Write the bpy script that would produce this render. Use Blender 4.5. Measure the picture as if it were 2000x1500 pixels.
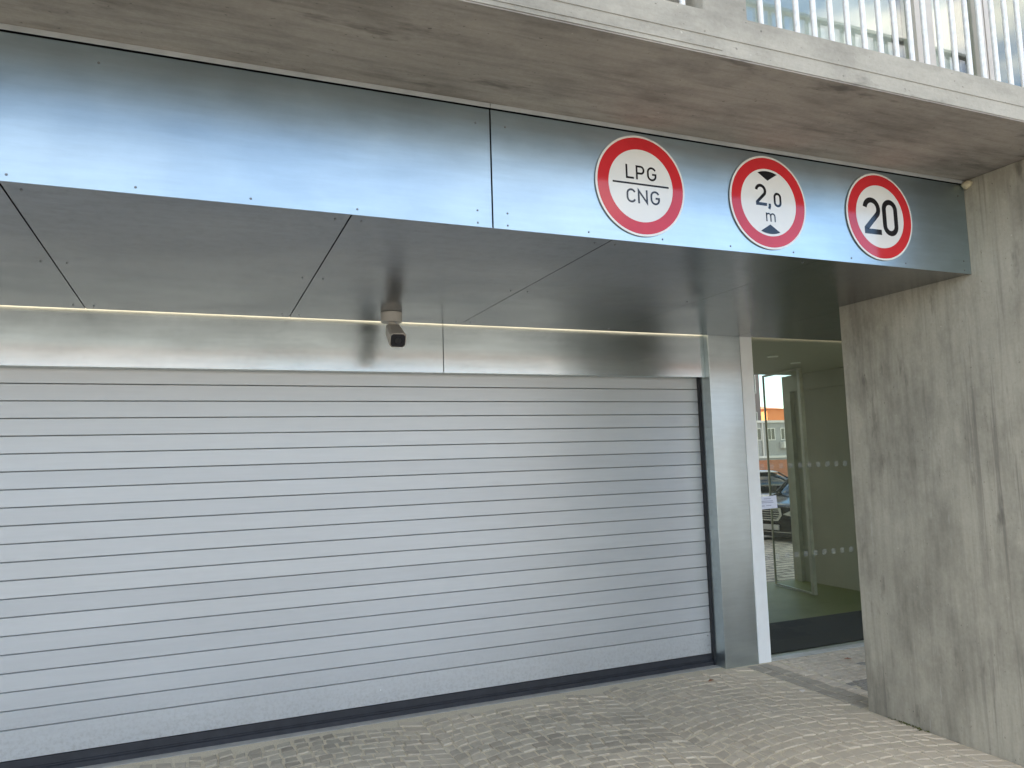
import bpy, bmesh, math, random
from mathutils import Vector, Matrix
from bpy_extras.object_utils import world_to_camera_view
random.seed(11)
R = math.radians
for o in list(bpy.data.objects):
    bpy.data.objects.remove(o)
scn = bpy.context.scene
C = scn.collection

# ------------------------------------------------------------------ camera
cam_d = bpy.data.cameras.new('camera'); cam = bpy.data.objects.new('camera', cam_d); C.objects.link(cam)
cam_d.sensor_width = 36.0; cam_d.lens = 1477.36 / 2000 * 36.0
cam_d.clip_start = 0.05; cam_d.clip_end = 1500
YAW, PIT, ROL = 0.396314, 0.0997553, -0.0303769
f = Vector((math.sin(YAW)*math.cos(PIT), math.cos(YAW)*math.cos(PIT), math.sin(PIT)))
r0 = Vector((math.cos(YAW), -math.sin(YAW), 0)); u0 = r0.cross(f)
rr = math.cos(ROL)*r0 + math.sin(ROL)*u0; uu = -math.sin(ROL)*r0 + math.cos(ROL)*u0
cam.matrix_world = Matrix(((rr.x, uu.x, -f.x, 0), (rr.y, uu.y, -f.y, 0), (rr.z, uu.z, -f.z, 1.6), (0, 0, 0, 1)))
scn.camera = cam
scn.render.resolution_x, scn.render.resolution_y = 1024, 768

# ------------------------------------------------------------------ sky and sun (sun stands behind the building, to the left)
SUN_EL, SUN_ROT = R(34), R(-52)
w = bpy.data.worlds.new('World'); scn.world = w; w.use_nodes = True
nt = w.node_tree; N = nt.nodes; L = nt.links; N.clear()
sky = N.new('ShaderNodeTexSky'); sky.sky_type = 'NISHITA'; sky.sun_disc = False
sky.sun_elevation = SUN_EL; sky.sun_rotation = SUN_ROT; sky.air_density = 1.0; sky.dust_density = .15; sky.ozone_density = 3.0
tc = N.new('ShaderNodeTexCoord')
mp = N.new('ShaderNodeMapping'); mp.inputs['Scale'].default_value = (1, 1, 2.2); mp.inputs['Location'].default_value = (7.9, 2.2, 5.1)
nz = N.new('ShaderNodeTexNoise'); nz.inputs['Scale'].default_value = 2.6; nz.inputs['Detail'].default_value = 7; nz.inputs['Roughness'].default_value = .55
rp = N.new('ShaderNodeValToRGB'); rp.color_ramp.elements[0].position = .485; rp.color_ramp.elements[1].position = .62
mx = N.new('ShaderNodeMix'); mx.data_type = 'RGBA'; mx.inputs['B'].default_value = (9.6, 9.0, 8.1, 1)
bg = N.new('ShaderNodeBackground'); bg.inputs['Strength'].default_value = .10
out = N.new('ShaderNodeOutputWorld')
L.new(tc.outputs['Generated'], mp.inputs[0]); L.new(mp.outputs[0], nz.inputs['Vector']); L.new(nz.outputs['Fac'], rp.inputs[0])
L.new(rp.outputs[0], mx.inputs['Factor']); L.new(sky.outputs[0], mx.inputs['A']); L.new(mx.outputs['Result'], bg.inputs[0]); L.new(bg.outputs[0], out.inputs[0])
sd = bpy.data.lights.new('sun', 'SUN'); sd.energy = 5.0; sd.angle = R(.53); sd.color = (1, .93, .82)
so = bpy.data.objects.new('sun', sd); C.objects.link(so)
sdir = Vector((math.sin(SUN_ROT)*math.cos(SUN_EL), math.cos(SUN_ROT)*math.cos(SUN_EL), math.sin(SUN_EL)))
so.rotation_euler = sdir.to_track_quat('Z', 'Y').to_euler(); so.location = sdir*60
scn.view_settings.view_transform = 'Standard'; scn.view_settings.look = 'None'; scn.view_settings.gamma = 1
scn.view_settings.use_curve_mapping = False
scn.view_settings.exposure = 2.15

# ------------------------------------------------------------------ materials
def mat(name):
    m = bpy.data.materials.new(name); m.use_nodes = True
    b = m.node_tree.nodes['Principled BSDF']
    return m, m.node_tree.nodes, m.node_tree.links, b
def setp(b, col=None, rough=None, metal=None, spec=None):
    if col is not None: b.inputs['Base Color'].default_value = (*col, 1)
    if rough is not None: b.inputs['Roughness'].default_value = rough
    if metal is not None: b.inputs['Metallic'].default_value = metal
    if spec is not None: b.inputs['Specular IOR Level'].default_value = spec
def noise(n, l, scale, stretch=(1, 1, 1), detail=5, rough=.55, coord='pos', loc=(0, 0, 0)):
    if coord == 'pos':
        g = n.new('ShaderNodeNewGeometry'); src = g.outputs['Position']
    else:
        g = n.new('ShaderNodeTexCoord'); src = g.outputs['Object']
    m_ = n.new('ShaderNodeMapping'); m_.inputs['Scale'].default_value = stretch; m_.inputs['Location'].default_value = loc
    t = n.new('ShaderNodeTexNoise'); t.inputs['Scale'].default_value = scale; t.inputs['Detail'].default_value = detail; t.inputs['Roughness'].default_value = rough
    l.new(src, m_.inputs[0]); l.new(m_.outputs[0], t.inputs['Vector'])
    return t.outputs['Fac']
def ramp(n, l, fac, stops):
    rm = n.new('ShaderNodeValToRGB'); e = rm.color_ramp.elements
    while len(e) < len(stops): e.new(.5)
    for i, (p, c) in enumerate(stops):
        e[i].position = p; e[i].color = (*c, 1) if len(c) == 3 else c
    l.new(fac, rm.inputs[0]); return rm.outputs[0]
def mixc(n, l, fac, a, b_, mode='MIX'):
    m_ = n.new('ShaderNodeMix'); m_.data_type = 'RGBA'; m_.blend_type = mode
    if isinstance(fac, (int, float)): m_.inputs['Factor'].default_value = fac
    else: l.new(fac, m_.inputs['Factor'])
    for k, v in (('A', a), ('B', b_)):
        if isinstance(v, tuple): m_.inputs[k].default_value = (*v, 1)
        else: l.new(v, m_.inputs[k])
    return m_.outputs['Result']
def math_(n, l, op, a, b_=0.0, clamp=False):
    m_ = n.new('ShaderNodeMath'); m_.operation = op; m_.use_clamp = clamp
    for i, v in enumerate((a, b_)):
        if isinstance(v, (int, float)): m_.inputs[i].default_value = v
        else: l.new(v, m_.inputs[i])
    return m_.outputs[0]
def bump(n, l, b, h, dist, strength=1.0, chain=None):
    bp = n.new('ShaderNodeBump'); bp.inputs['Distance'].default_value = dist; bp.inputs['Strength'].default_value = strength
    l.new(h, bp.inputs['Height'])
    if chain is not None: l.new(chain, bp.inputs['Normal'])
    l.new(bp.outputs[0], b.inputs['Normal']); return bp.outputs[0]
def gray(v): return (v, v, v)

def flat(name, col, rough=.5, metal=0.0, vary=.12, spec=.5, scale=9):
    m, n, l, b = mat(name); setp(b, col, rough, metal, spec)
    nf = noise(n, l, scale, detail=4)
    c = ramp(n, l, nf, [(.3, tuple(x*(1-vary) for x in col)), (.7, tuple(min(1, x*(1+vary)) for x in col))])
    l.new(c, b.inputs['Base Color'])
    return m

def concrete(name, grain, c0, c1, drips=0.0, gs=1.0):
    """board-cast concrete; grain = stretch of the wood imprint"""
    m, n, l, b = mat(name); setp(b, rough=.82, spec=.3)
    big = noise(n, l, 1.6, detail=6, rough=.6)
    gr = noise(n, l, 24, grain, detail=9, rough=.68)
    pore = noise(n, l, 70, tuple(.6 if g < 1 else 1 for g in grain), detail=2, rough=.5, loc=(8, 3, 4)); chip = noise(n, l, 34, detail=3, rough=.6, loc=(2, 8, 6))
    fine = noise(n, l, 55, detail=5, rough=.75)
    blot = noise(n, l, 10.0, tuple(.28 if g < 1 else 1 for g in grain), detail=4, rough=.6, loc=(3, 7, 1))
    blot2 = noise(n, l, 4.2, tuple(.45 if g < 1 else 1 for g in grain), detail=5, rough=.65, loc=(1, 2, 9))
    col = ramp(n, l, big, [(.28, c0), (.72, c1)])
    col = mixc(n, l, 1.0, col, ramp(n, l, gr, [(.28, gray(1-.28*gs)), (.5, gray(1.0)), (.75, gray(1+.14*gs))]), 'MULTIPLY')
    col = mixc(n, l, 1.0, col, ramp(n, l, blot2, [(.34, gray(.70)), (.56, gray(1.05))]), 'MULTIPLY')
    col = mixc(n, l, 1.0, col, ramp(n, l, blot, [(.27, gray(.58)), (.37, gray(1.0))]), 'MULTIPLY')
    col = mixc(n, l, .3, col, ramp(n, l, fine, [(.3, gray(.72)), (.7, gray(1.2))]), 'MULTIPLY')
    col = mixc(n, l, 1.0, col, ramp(n, l, pore, [(.22, gray(.5)), (.29, gray(1.0))]), 'MULTIPLY')
    col = mixc(n, l, math_(n, l, 'MULTIPLY', ramp(n, l, chip, [(.72, gray(0)), (.77, gray(1))]), .5), col, tuple(min(1, c*1.6) for c in c1))
    if drips:
        d = noise(n, l, 19, (1, 1, .03), detail=5, rough=.7, loc=(1.3, .42, 0))
        dm = noise(n, l, 1.3, (1, 1, .5), detail=2, loc=(5, 2, 8))
        d = math_(n, l, 'MULTIPLY', ramp(n, l, d, [(.545, gray(0)), (.62, gray(1))]), ramp(n, l, dm, [(.40, gray(0)), (.55, gray(1))]))
        d = math_(n, l, 'MULTIPLY', d, drips)
        col = mixc(n, l, d, col, (.15, .138, .118))
        pale = noise(n, l, 22, (1, 1, .12), detail=4, rough=.7, loc=(9, 1, 3))
        col = mixc(n, l, math_(n, l, 'MULTIPLY', ramp(n, l, pale, [(.66, gray(0)), (.74, gray(1))]), .35), col, (.55, .53, .48))
    l.new(col, b.inputs['Base Color'])
    h = mixc(n, l, .35, gr, fine)
    bump(n, l, b, h, .004, .5)
    return m

def galv(name, base, rough, spangle=0.0, stretch=(1, 1, 1), wav=.0006, metal=1.0):
    m, n, l, b = mat(name); setp(b, base, rough, metal)
    cl = noise(n, l, 2.2, stretch, detail=5, rough=.6)
    st = noise(n, l, 30, (stretch[0]*.12, 1, 1), detail=5, rough=.65)
    sp = noise(n, l, 26, detail=6, rough=.7, loc=(4, 4, 4))
    c = ramp(n, l, cl, [(.3, tuple(x*.90 for x in base)), (.7, tuple(min(1, x*1.08) for x in base))])
    c = mixc(n, l, 1.0, c, ramp(n, l, st, [(.3, gray(.93)), (.7, gray(1.05))]), 'MULTIPLY')
    if spangle:
        dk = ramp(n, l, sp, [(.25, gray(1 - spangle)), (.55, gray(1))])
        c = mixc(n, l, 1.0, c, dk, 'MULTIPLY')
    l.new(c, b.inputs['Base Color'])
    rg = ramp(n, l, cl, [(.3, gray(rough*.93)), (.7, gray(rough*1.08))])
    l.new(rg, b.inputs['Roughness'])
    wv = noise(n, l, 1.4, detail=2, rough=.4, loc=(2, 1, 5))
    bump(n, l, b, wv, wav*20, 1.0)
    return m

M = {}
M['conc_soffit'] = concrete('board_concrete', (.10, 1, 1), (.315, .28, .24), (.42, .378, .328))
M['conc_edge'] = concrete('edge_concrete', (.12, 1, 1), (.37, .345, .285), (.44, .413, .345), gs=.35)
M['conc_wall'] = concrete('streaked_concrete', (1, 1, .06), (.355, .328, .262), (.485, .45, .365), drips=.5, gs=.72)
M['plaster'] = flat('lobby_plaster', (.40, .395, .345), .7, vary=.06, scale=2)
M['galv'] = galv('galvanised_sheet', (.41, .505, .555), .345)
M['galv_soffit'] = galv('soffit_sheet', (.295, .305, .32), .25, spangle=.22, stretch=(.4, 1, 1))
M['galv_lintel'] = galv('lintel_sheet', (.52, .58, .60), .24, spangle=.10, stretch=(.5, 1, 1))
M['galv_post'] = galv('post_sheet', (.50, .56, .57), .31, stretch=(1, 1, .5))
M['flash'] = flat('flashing', (.46, .48, .48), .45, .2)
M['gap'] = flat('joint_gap', (.02, .02, .022), .8)
M['rivet'] = flat('rivet_steel', (.22, .23, .24), .45, .5)
def shuttermat():
    m, n, l, b = mat('shutter_paint'); setp(b, rough=.40, metal=.35)
    q = n.new('ShaderNodeObjectInfo').outputs['Random']
    c = ramp(n, l, q, [(0, (.545, .572, .583)), (1, (.588, .615, .622))])
    cl = noise(n, l, 1.1, (.5, 1, 1), detail=5, rough=.6); st = noise(n, l, 40, (.06, 1, 1), detail=5, rough=.7)
    c = mixc(n, l, 1.0, c, ramp(n, l, cl, [(.3, gray(.95)), (.7, gray(1.04))]), 'MULTIPLY')
    c = mixc(n, l, .6, c, ramp(n, l, st, [(.3, gray(.94)), (.7, gray(1.05))]), 'MULTIPLY')
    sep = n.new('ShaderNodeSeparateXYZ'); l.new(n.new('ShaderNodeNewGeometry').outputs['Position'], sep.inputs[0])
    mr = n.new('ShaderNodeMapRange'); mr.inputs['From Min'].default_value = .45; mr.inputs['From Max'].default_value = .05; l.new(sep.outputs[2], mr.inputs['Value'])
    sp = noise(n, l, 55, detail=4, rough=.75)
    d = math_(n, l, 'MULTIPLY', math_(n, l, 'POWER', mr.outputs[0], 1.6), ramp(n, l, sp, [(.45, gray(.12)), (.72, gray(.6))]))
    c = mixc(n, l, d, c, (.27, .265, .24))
    l.new(c, b.inputs['Base Color'])
    l.new(ramp(n, l, cl, [(.3, gray(.37)), (.7, gray(.44))]), b.inputs['Roughness'])
    bump(n, l, b, noise(n, l, 2.0, (.35, 1, 1), detail=2, rough=.4), .006, .6)
    return m
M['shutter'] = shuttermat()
M['rubber'] = flat('black_rubber', (.028, .031, .038), .45, vary=.2, scale=14)
M['core'] = flat('shutter_core', (.17, .18, .19), .6)
M['guide'] = flat('guide_black', (.02, .022, .026), .55)
M['white_frame'] = flat('white_frame_paint', (.88, .90, .88), .35, vary=.03)
M['sill'] = flat('pale_threshold', (.50, .49, .45), .6, .2)
M['bar'] = flat('galvanised_bar', (.78, .78, .75), .42, .15, vary=.12, scale=40)
M['sign_white'] = flat('sign_white', (.80, .79, .74), .09, vary=.02)
M['sign_red'] = flat('sign_red', (.60, .028, .035), .09, vary=.05)
M['sign_black'] = flat('sign_black', (.012, .012, .014), .09)
M['cctv'] = flat('camera_plastic', (.52, .49, .44), .45, vary=.05)
M['lens'] = flat('camera_glass', (.01, .011, .018), .12)
M['frame'] = flat('window_frame', (.62, .57, .50), .4, vary=.05)
M['alu'] = flat('door_aluminium', (.40, .41, .36), .35, .3)
M['brown'] = flat('brown_panel', (.24, .205, .175), .6)
M['pane_backing'] = flat('pale_sky_backing', (.80, .80, .76), .9, vary=.08)  # pale colour put in for the sky brightness reflected by the panes
M['room'] = flat('dark_room', (.12, .13, .12), .9)
M['paper'] = flat('white_paper', (.72, .75, .85), .8, vary=.03)
M['ink'] = flat('grey_ink', (.30, .32, .42), .8)
M['mat'] = flat('mat_fibre', (.020, .021, .023), .95, vary=.5, scale=60)
M['green'] = flat('green_resin', (.15, .17, .06), .5, vary=.06, scale=2, spec=.25)
M['ceil'] = flat('lobby_ceiling', (.52, .52, .43), .55, vary=.04)
M['foam'] = flat('yellow_foam', (.62, .54, .36), .9, vary=.2, scale=60)
M['moss'] = flat('moss', (.13, .14, .04), .95, vary=.4, scale=40)
M['leaf'] = flat('dry_leaf', (.28, .10, .04), .8)
M['scrap'] = flat('pale_scrap', (.72, .66, .58), .8)

M['car_black'] = flat('black_car_paint', (.012, .014, .018), .10, .2)
M['car_silver'] = flat('silver_car_paint', (.36, .36, .36), .25, .6)
M['car_white'] = flat('white_car_paint', (.72, .72, .70), .18)
M['car_glass'] = flat('car_glass', (.012, .018, .02), .05)
M['chrome'] = flat('chrome', (.75, .75, .76), .12, 1.0)
M['lamp'] = flat('headlamp', (.62, .62, .60), .12, .5)
M['tyre'] = flat('tyre', (.018, .018, .019), .8)
M['rim'] = flat('rim', (.45, .45, .46), .3, .9)
M['plate'] = flat('number_plate', (.62, .62, .64), .5)
M['facade_grey'] = flat('grey_render', (.27, .28, .28), .85, vary=.1, scale=1)
M['facade_pale'] = flat('pale_render', (.50, .50, .48), .85, vary=.08, scale=.6)
M['facade_pale2'] = flat('offwhite_render', (.46, .47, .47), .85, vary=.08, scale=.6)
M['facade_brown'] = flat('brown_render', (.15, .125, .125), .85, vary=.15, scale=.8)
M['facade_orange'] = flat('orange_render', (.62, .21, .075), .85, vary=.1, scale=.4)
M['facade_yellow'] = flat('yellow_render', (.75, .52, .24), .85, vary=.1, scale=.4)
M['roof_tile'] = flat('roof_tile', (.36, .13, .07), .8, vary=.2, scale=2)
M['win_dark'] = flat('far_window', (.03, .035, .038), .1)
M['trim'] = flat('far_trim', (.5, .5, .48), .7)

def brickmat():
    m, n, l, b = mat('orange_brick'); setp(b, rough=.85)
    g = n.new('ShaderNodeNewGeometry'); mp_ = n.new('ShaderNodeMapping'); mp_.inputs['Rotation'].default_value = (R(90), 0, 0)
    br = n.new('ShaderNodeTexBrick'); br.inputs['Scale'].default_value = 3.5
    br.inputs['Color1'].default_value = (.36, .12, .05, 1); br.inputs['Color2'].default_value = (.27, .09, .04, 1); br.inputs['Mortar'].default_value = (.3, .22, .17, 1)
    l.new(g.outputs['Position'], mp_.inputs[0]); l.new(mp_.outputs[0], br.inputs['Vector']); l.new(br.outputs['Color'], b.inputs['Base Color'])
    return m
M['brick'] = brickmat()

def glassmat(name, tint, refl, rough=0.0, ior=1.45):
    m, n, l, b = mat(name); n.remove(b)
    tr = n.new('ShaderNodeBsdfTransparent'); tr.inputs[0].default_value = (*tint, 1)
    gl = n.new('ShaderNodeBsdfGlossy'); gl.inputs['Roughness'].default_value = rough; gl.inputs['Color'].default_value = (.95, .97, .96, 1)
    g = n.new('ShaderNodeNewGeometry'); vm = n.new('ShaderNodeVectorMath'); vm.operation = 'DOT_PRODUCT'
    l.new(g.outputs['Incoming'], vm.inputs[0]); l.new(g.outputs['Normal'], vm.inputs[1])
    f0 = ((ior-1)/(ior+1))**2
    k = math_(n, l, 'POWER', math_(n, l, 'SUBTRACT', 1.0, math_(n, l, 'ABSOLUTE', vm.outputs['Value'])), 5.0)
    fac = math_(n, l, 'ADD', math_(n, l, 'MULTIPLY', k, 1-f0), f0+refl, True)
    ms = n.new('ShaderNodeMixShader'); l.new(fac, ms.inputs[0]); l.new(tr.outputs[0], ms.inputs[1]); l.new(gl.outputs[0], ms.inputs[2])
    l.new(ms.outputs[0], n['Material Output'].inputs[0]); return m
M['glass'] = glassmat('entrance_glass', (.89, .905, .85), 0.0, ior=1.35)
M['glass_dim'] = glassmat('dark_window_glass', (.6, .68, .64), .08)  # darker, greener tint than the other window panes
M['glass_leaf'] = glassmat('door_leaf_glass', (.95, .97, .94), 0.0, ior=1.2)
M['glass_win'] = glassmat('window_glass', (.84, .87, .84), .09)

def frosted():
    m, n, l, b = mat('frosted_marker'); setp(b, (.6, .63, .62), .5)
    tr = n.new('ShaderNodeBsdfTransparent'); ms = n.new('ShaderNodeMixShader'); ms.inputs[0].default_value = .10
    l.new(tr.outputs[0], ms.inputs[1]); l.new(b.outputs[0], ms.inputs[2]); l.new(ms.outputs[0], n['Material Output'].inputs[0]); return m
M['marker'] = frosted()
def emis(name, col, s):
    m, n, l, b = mat(name); setp(b, col, .5)
    b.inputs['Emission Color'].default_value = (*col, 1); b.inputs['Emission Strength'].default_value = s
    return m
M['led'] = emis('warm_led', (1.0, .80, .56), .8)
M['spot'] = flat('downlight_lens', (.75, .74, .68), .3)

def settmat(name, obj_random, stops, dust):
    m, n, l, b = mat(name); setp(b, rough=.72, spec=.4)
    if obj_random:
        q = n.new('ShaderNodeObjectInfo').outputs['Random']
    else:
        q = n.new('ShaderNodeNewGeometry').outputs['Random Per Island']
    c = ramp(n, l, q, stops)
    fine = noise(n, l, 120, detail=4, rough=.7); mid = noise(n, l, 18, detail=5, rough=.6)
    c = mixc(n, l, 1.0, c, ramp(n, l, mid, [(.3, gray(.78)), (.7, gray(1.18))]), 'MULTIPLY')
    c = mixc(n, l, .7, c, ramp(n, l, fine, [(.3, gray(.7)), (.7, gray(1.25))]), 'MULTIPLY')
    # sand dust lies thicker in patches
    dn = noise(n, l, 1.1, detail=5, rough=.6, loc=(2.2, .3, 0))
    dmask = math_(n, l, 'MULTIPLY', ramp(n, l, dn, [(.38, gray(.34)), (.66, gray(1))]), dust)
    # and drifts against the foot of the wall
    gx = n.new('ShaderNodeSeparateXYZ'); l.new(n.new('ShaderNodeNewGeometry').outputs['Position'], gx.inputs[0])
    mr = n.new('ShaderNodeMapRange'); mr.inputs['From Min'].default_value = 2.1; mr.inputs['From Max'].default_value = 3.9
    l.new(math_(n, l, 'ADD', gx.outputs[0], math_(n, l, 'MULTIPLY', dn, .9)), mr.inputs['Value'])
    dmask = math_(n, l, 'MAXIMUM', dmask, math_(n, l, 'MULTIPLY', mr.outputs[0], dust*1.3), True)
    c = mixc(n, l, dmask, c, (.76, .655, .50))
    l.new(c, b.inputs['Base Color'])
    bump(n, l, b, mixc(n, l, .5, fine, mid), .003, .5)
    return m
GR = [(0, (.22, .20, .155)), (.3, (.29, .265, .205)), (.6, (.36, .33, .255)), (1, (.45, .41, .315))]
PK = [(0, (.50, .42, .33)), (.5, (.58, .50, .40)), (1, (.64, .56, .46))]
DK = [(0, (.17, .165, .16)), (1, (.24, .23, .21))]
for k, st, du in (('sett', GR, .6), ('tess_light', PK, .3), ('tess_dark', DK, .2), ('kerb', [(0, (.20, .19, .165)), (1, (.29, .275, .235))], .25)):
    M[k+'_o'] = settmat(k+'_single', True, st, du); M[k+'_s'] = settmat(k+'_many', False, st, du)
def sandmat():
    m, n, l, b = mat('joint_sand'); setp(b, rough=.95, spec=.2)
    a = noise(n, l, 1.3, detail=4); d = noise(n, l, 150, detail=3, rough=.7)
    c = ramp(n, l, a, [(.3, (.66, .59, .44)), (.7, (.76, .68, .515))])
    c = mixc(n, l, .8, c, ramp(n, l, d, [(.3, gray(.7)), (.7, gray(1.2))]), 'MULTIPLY')
    l.new(c, b.inputs['Base Color']); bump(n, l, b, d, .004, .7); return m
M['sand'] = sandmat()
def asphaltmat():
    m, n, l, b = mat('asphalt'); setp(b, rough=.9, spec=.3)
    a = noise(n, l, .5, detail=6); d = noise(n, l, 60, detail=3, rough=.7)
    c = ramp(n, l, a, [(.3, (.25, .228, .19)), (.7, (.33, .30, .25))])
    c = mixc(n, l, .8, c, ramp(n, l, d, [(.3, gray(.7)), (.7, gray(1.3))]), 'MULTIPLY')
    l.new(c, b.inputs['Base Color']); bump(n, l, b, d, .004, .6); return m
M['asphalt'] = asphaltmat()
def rowmat():
    """far mosaic pavement: rows of small stones, too far to tell apart"""
    m, n, l, b = mat('far_mosaic'); setp(b, rough=.85)
    g = n.new('ShaderNodeNewGeometry')
    br = n.new('ShaderNodeTexBrick'); br.inputs['Scale'].default_value = 2.0; br.inputs['Brick Width'].default_value = .9; br.inputs['Row Height'].default_value = .34
    br.inputs['Mortar Size'].default_value = .05; br.inputs['Bias'].default_value = -.1
    br.inputs['Color1'].default_value = (.52, .47, .39, 1); br.inputs['Color2'].default_value = (.30, .26, .215, 1); br.inputs['Mortar'].default_value = (.15, .135, .115, 1)
    l.new(g.outputs['Position'], br.inputs['Vector'])
    d = noise(n, l, 14, detail=5, rough=.7)
    l.new(mixc(n, l, .8, br.outputs['Color'], ramp(n, l, d, [(.3, gray(.65)), (.7, gray(1.2))]), 'MULTIPLY'), b.inputs['Base Color'])
    return m
M['far_mosaic'] = rowmat()

# ------------------------------------------------------------------ mesh helpers
class MB:
    def __init__(s): s.v = []; s.f = []
    def box(s, x0, x1, y0, y1, z0, z1):
        b = len(s.v)
        s.v += [(x0, y0, z0), (x1, y0, z0), (x1, y1, z0), (x0, y1, z0), (x0, y0, z1), (x1, y0, z1), (x1, y1, z1), (x0, y1, z1)]
        s.f += [tuple(b+i for i in q) for q in ((0, 3, 2, 1), (4, 5, 6, 7), (0, 1, 5, 4), (1, 2, 6, 5), (2, 3, 7, 6), (3, 0, 4, 7))]
        return s
    def cyl(s, p, q, ra, rb=None, n=12):
        rb = ra if rb is None else rb
        p = Vector(p); q = Vector(q); d = (q-p).normalized()
        a = d.orthogonal().normalized(); c = d.cross(a); b = len(s.v)
        for P, rad in ((p, ra), (q, rb)):
            for i in range(n):
                t = 2*math.pi*i/n; s.v.append(tuple(P + a*math.cos(t)*rad + c*math.sin(t)*rad))
        for i in range(n):
            j = (i+1) % n; s.f.append((b+i, b+j, b+n+j, b+n+i))
        s.f.append(tuple(b+i for i in range(n-1, -1, -1))); s.f.append(tuple(b+n+i for i in range(n)))
        return s
    def prism(s, pts, lo, hi, axis=1):
        """polygon pts (2D) extruded along axis (1: pts are x,z; 2: pts are x,y; 0: y,z)"""
        b = len(s.v); n = len(pts)
        for t in (lo, hi):
            for (a, c) in pts:
                s.v.append({0: (t, a, c), 1: (a, t, c), 2: (a, c, t)}[axis])
        s.f.append(tuple(b+i for i in range(n))); s.f.append(tuple(b+n+i for i in range(n-1, -1, -1)))
        for i in range(n):
            j = (i+1) % n; s.f.append((b+j, b+i, b+n+i, b+n+j))
        return s
def children_of(o): return [c for c in bpy.data.objects if c.parent == o]
def mesh_obj(name, mb, m, parent=None, bev=0.0, smooth=False, base=None):
    off = Vector((0, 0, 0))
    if parent is not None: off = parent['_abs'] if False else ABS.get(parent.name, Vector((0, 0, 0)))
    elif base is not None: off = Vector(base)
    me = bpy.data.meshes.new(name)
    me.from_pydata([tuple(Vector(v) - off) for v in mb.v], [], mb.f)
    bm = bmesh.new(); bm.from_mesh(me); bmesh.ops.recalc_face_normals(bm, faces=bm.faces)
    if bev > 0:
        bmesh.ops.bevel(bm, geom=[e for e in bm.edges if e.calc_face_angle(0) > .6], offset=bev, segments=2, profile=.5, affect='EDGES')
    if smooth:
        for fc in bm.faces: fc.smooth = True
    bm.to_mesh(me); bm.free()
    me.materials.append(M[m] if isinstance(m, str) else m)
    o = bpy.data.objects.new(name, me); C.objects.link(o)
    if parent is not None: o.parent = parent
    else: o.location = off
    ABS[o.name] = off
    return o
ABS = {}
def thing(name, label, cat, base=(0, 0, 0), group=None):
    o = bpy.data.objects.new(name, None); C.objects.link(o); o.location = base; o.empty_display_size = .1
    ABS[o.name] = Vector(base); tag(o, label, cat, group); return o
def tag(o, label, cat, group=None):
    o['label'] = label; o['category'] = cat
    if group: o['group'] = group
    return o
def struct(o): o['kind'] = 'structure'; return o
def stuff(o): o['kind'] = 'stuff'; return o

# ------------------------------------------------------------------ ground
def gz(y):
    return -.03 if y < 11.6 else (-.03 - (y-11.6)*.068 if y < 34 else -1.55)
mb = MB(); ys = [-220, 0, 11.6, 34, 60, 260]
for y in ys: mb.v += [(-220, y, gz(y)), (220, y, gz(y))]
for i in range(len(ys)-1): mb.f.append((2*i, 2*i+1, 2*i+3, 2*i+2))
struct(mesh_obj('ground', mb, 'asphalt'))
pave = struct(mesh_obj('cobbled_pavement', MB().box(-5, 4.13, .2, 4.86, -.08, -.0055), 'sand'))
mos = struct(mesh_obj('mosaic_pavement', MB().box(4.14, 8.5, .2, 4.80, -.08, -.0055), 'sand'))
struct(mesh_obj('rear_pavement', MB().box(4.0, 30, 7.62, 11.5, -.10, -.005), 'far_mosaic'))

# setts in segmental arcs
setts = []   # (corner list, kind)
Wd, s = 1.26, .082
Rad = Wd/2/math.sin(R(25))
for j in range(-5, 5):
    cx = .68 + j*Wd
    k = -8
    while k*s < 5.6:
        y0 = k*s - .1 + (.5*s if j % 2 else 0)
        a = -R(25); row = []
        wj = []
        while a < R(25) - .02:
            da = random.uniform(.068, .102)/Rad
            if a+da > R(25) - .05: da = R(25)-a
            row.append((a, a+da)); a += da
        for (a0, a1) in row:
            g = .0074
            def pt(a, t):
                rad = Rad + t*math.cos(a)
                return (cx + rad*math.sin(a)*(Rad/(Rad+0.0)) - (rad-Rad)*math.sin(a), y0 + Rad*(math.cos(a)-math.cos(R(25))) + t)
            ga = g/Rad
            q = [pt(a0+ga, g), pt(a1-ga, g), pt(a1-ga, s-g), pt(a0+ga, s-g)]
            q = [(x+random.uniform(-.008, .008), y+random.uniform(-.008, .008)) for x, y in q]
            if min(x for x, y in q) > -3.6 and max(x for x, y in q) < 3.83 and min(y for x, y in q) > .5 and max(y for x, y in q) < 4.80:
                setts.append((q, 'sett'))
        k += 1
# straight edging rows beside the wall line
y = .5
while y < 4.74:
    for x0, x1 in ((3.835, 3.93), (3.935, 4.03), (4.035, 4.13)):
        if not (y < 3.66):
            jx = [random.uniform(-.004, .004) for _ in range(4)]
            setts.append(([(x0+.004+jx[0], y+.004), (x1-.004+jx[1], y+.004), (x1-.004+jx[2], y+.092), (x0+.004+jx[3], y+.092)], 'kerb' if x0 < 4.0 else 'tess_light'))
    y += .097
def sett_geo(mb_, q, zt=None, h=.03):
    zt = random.uniform(-.003, .004) if zt is None else zt
    b = len(mb_.v); cx_ = sum(p[0] for p in q)/4; cy_ = sum(p[1] for p in q)/4
    for (fr_, z) in ((1.0, -h), (1.0, zt-.0035), (.88, zt)):
        for p in q:
            mb_.v.append((cx_+(p[0]-cx_)*fr_, cy_+(p[1]-cy_)*fr_, z + (random.uniform(-.0015, .0015) if fr_ < 1 else 0)))
    for lvl in (0, 4):
        for i in range(4):
            j_ = (i+1) % 4; mb_.f.append((b+lvl+i, b+lvl+j_, b+lvl+4+j_, b+lvl+4+i))
    mb_.f.append((b+8, b+9, b+10, b+11))
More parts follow.
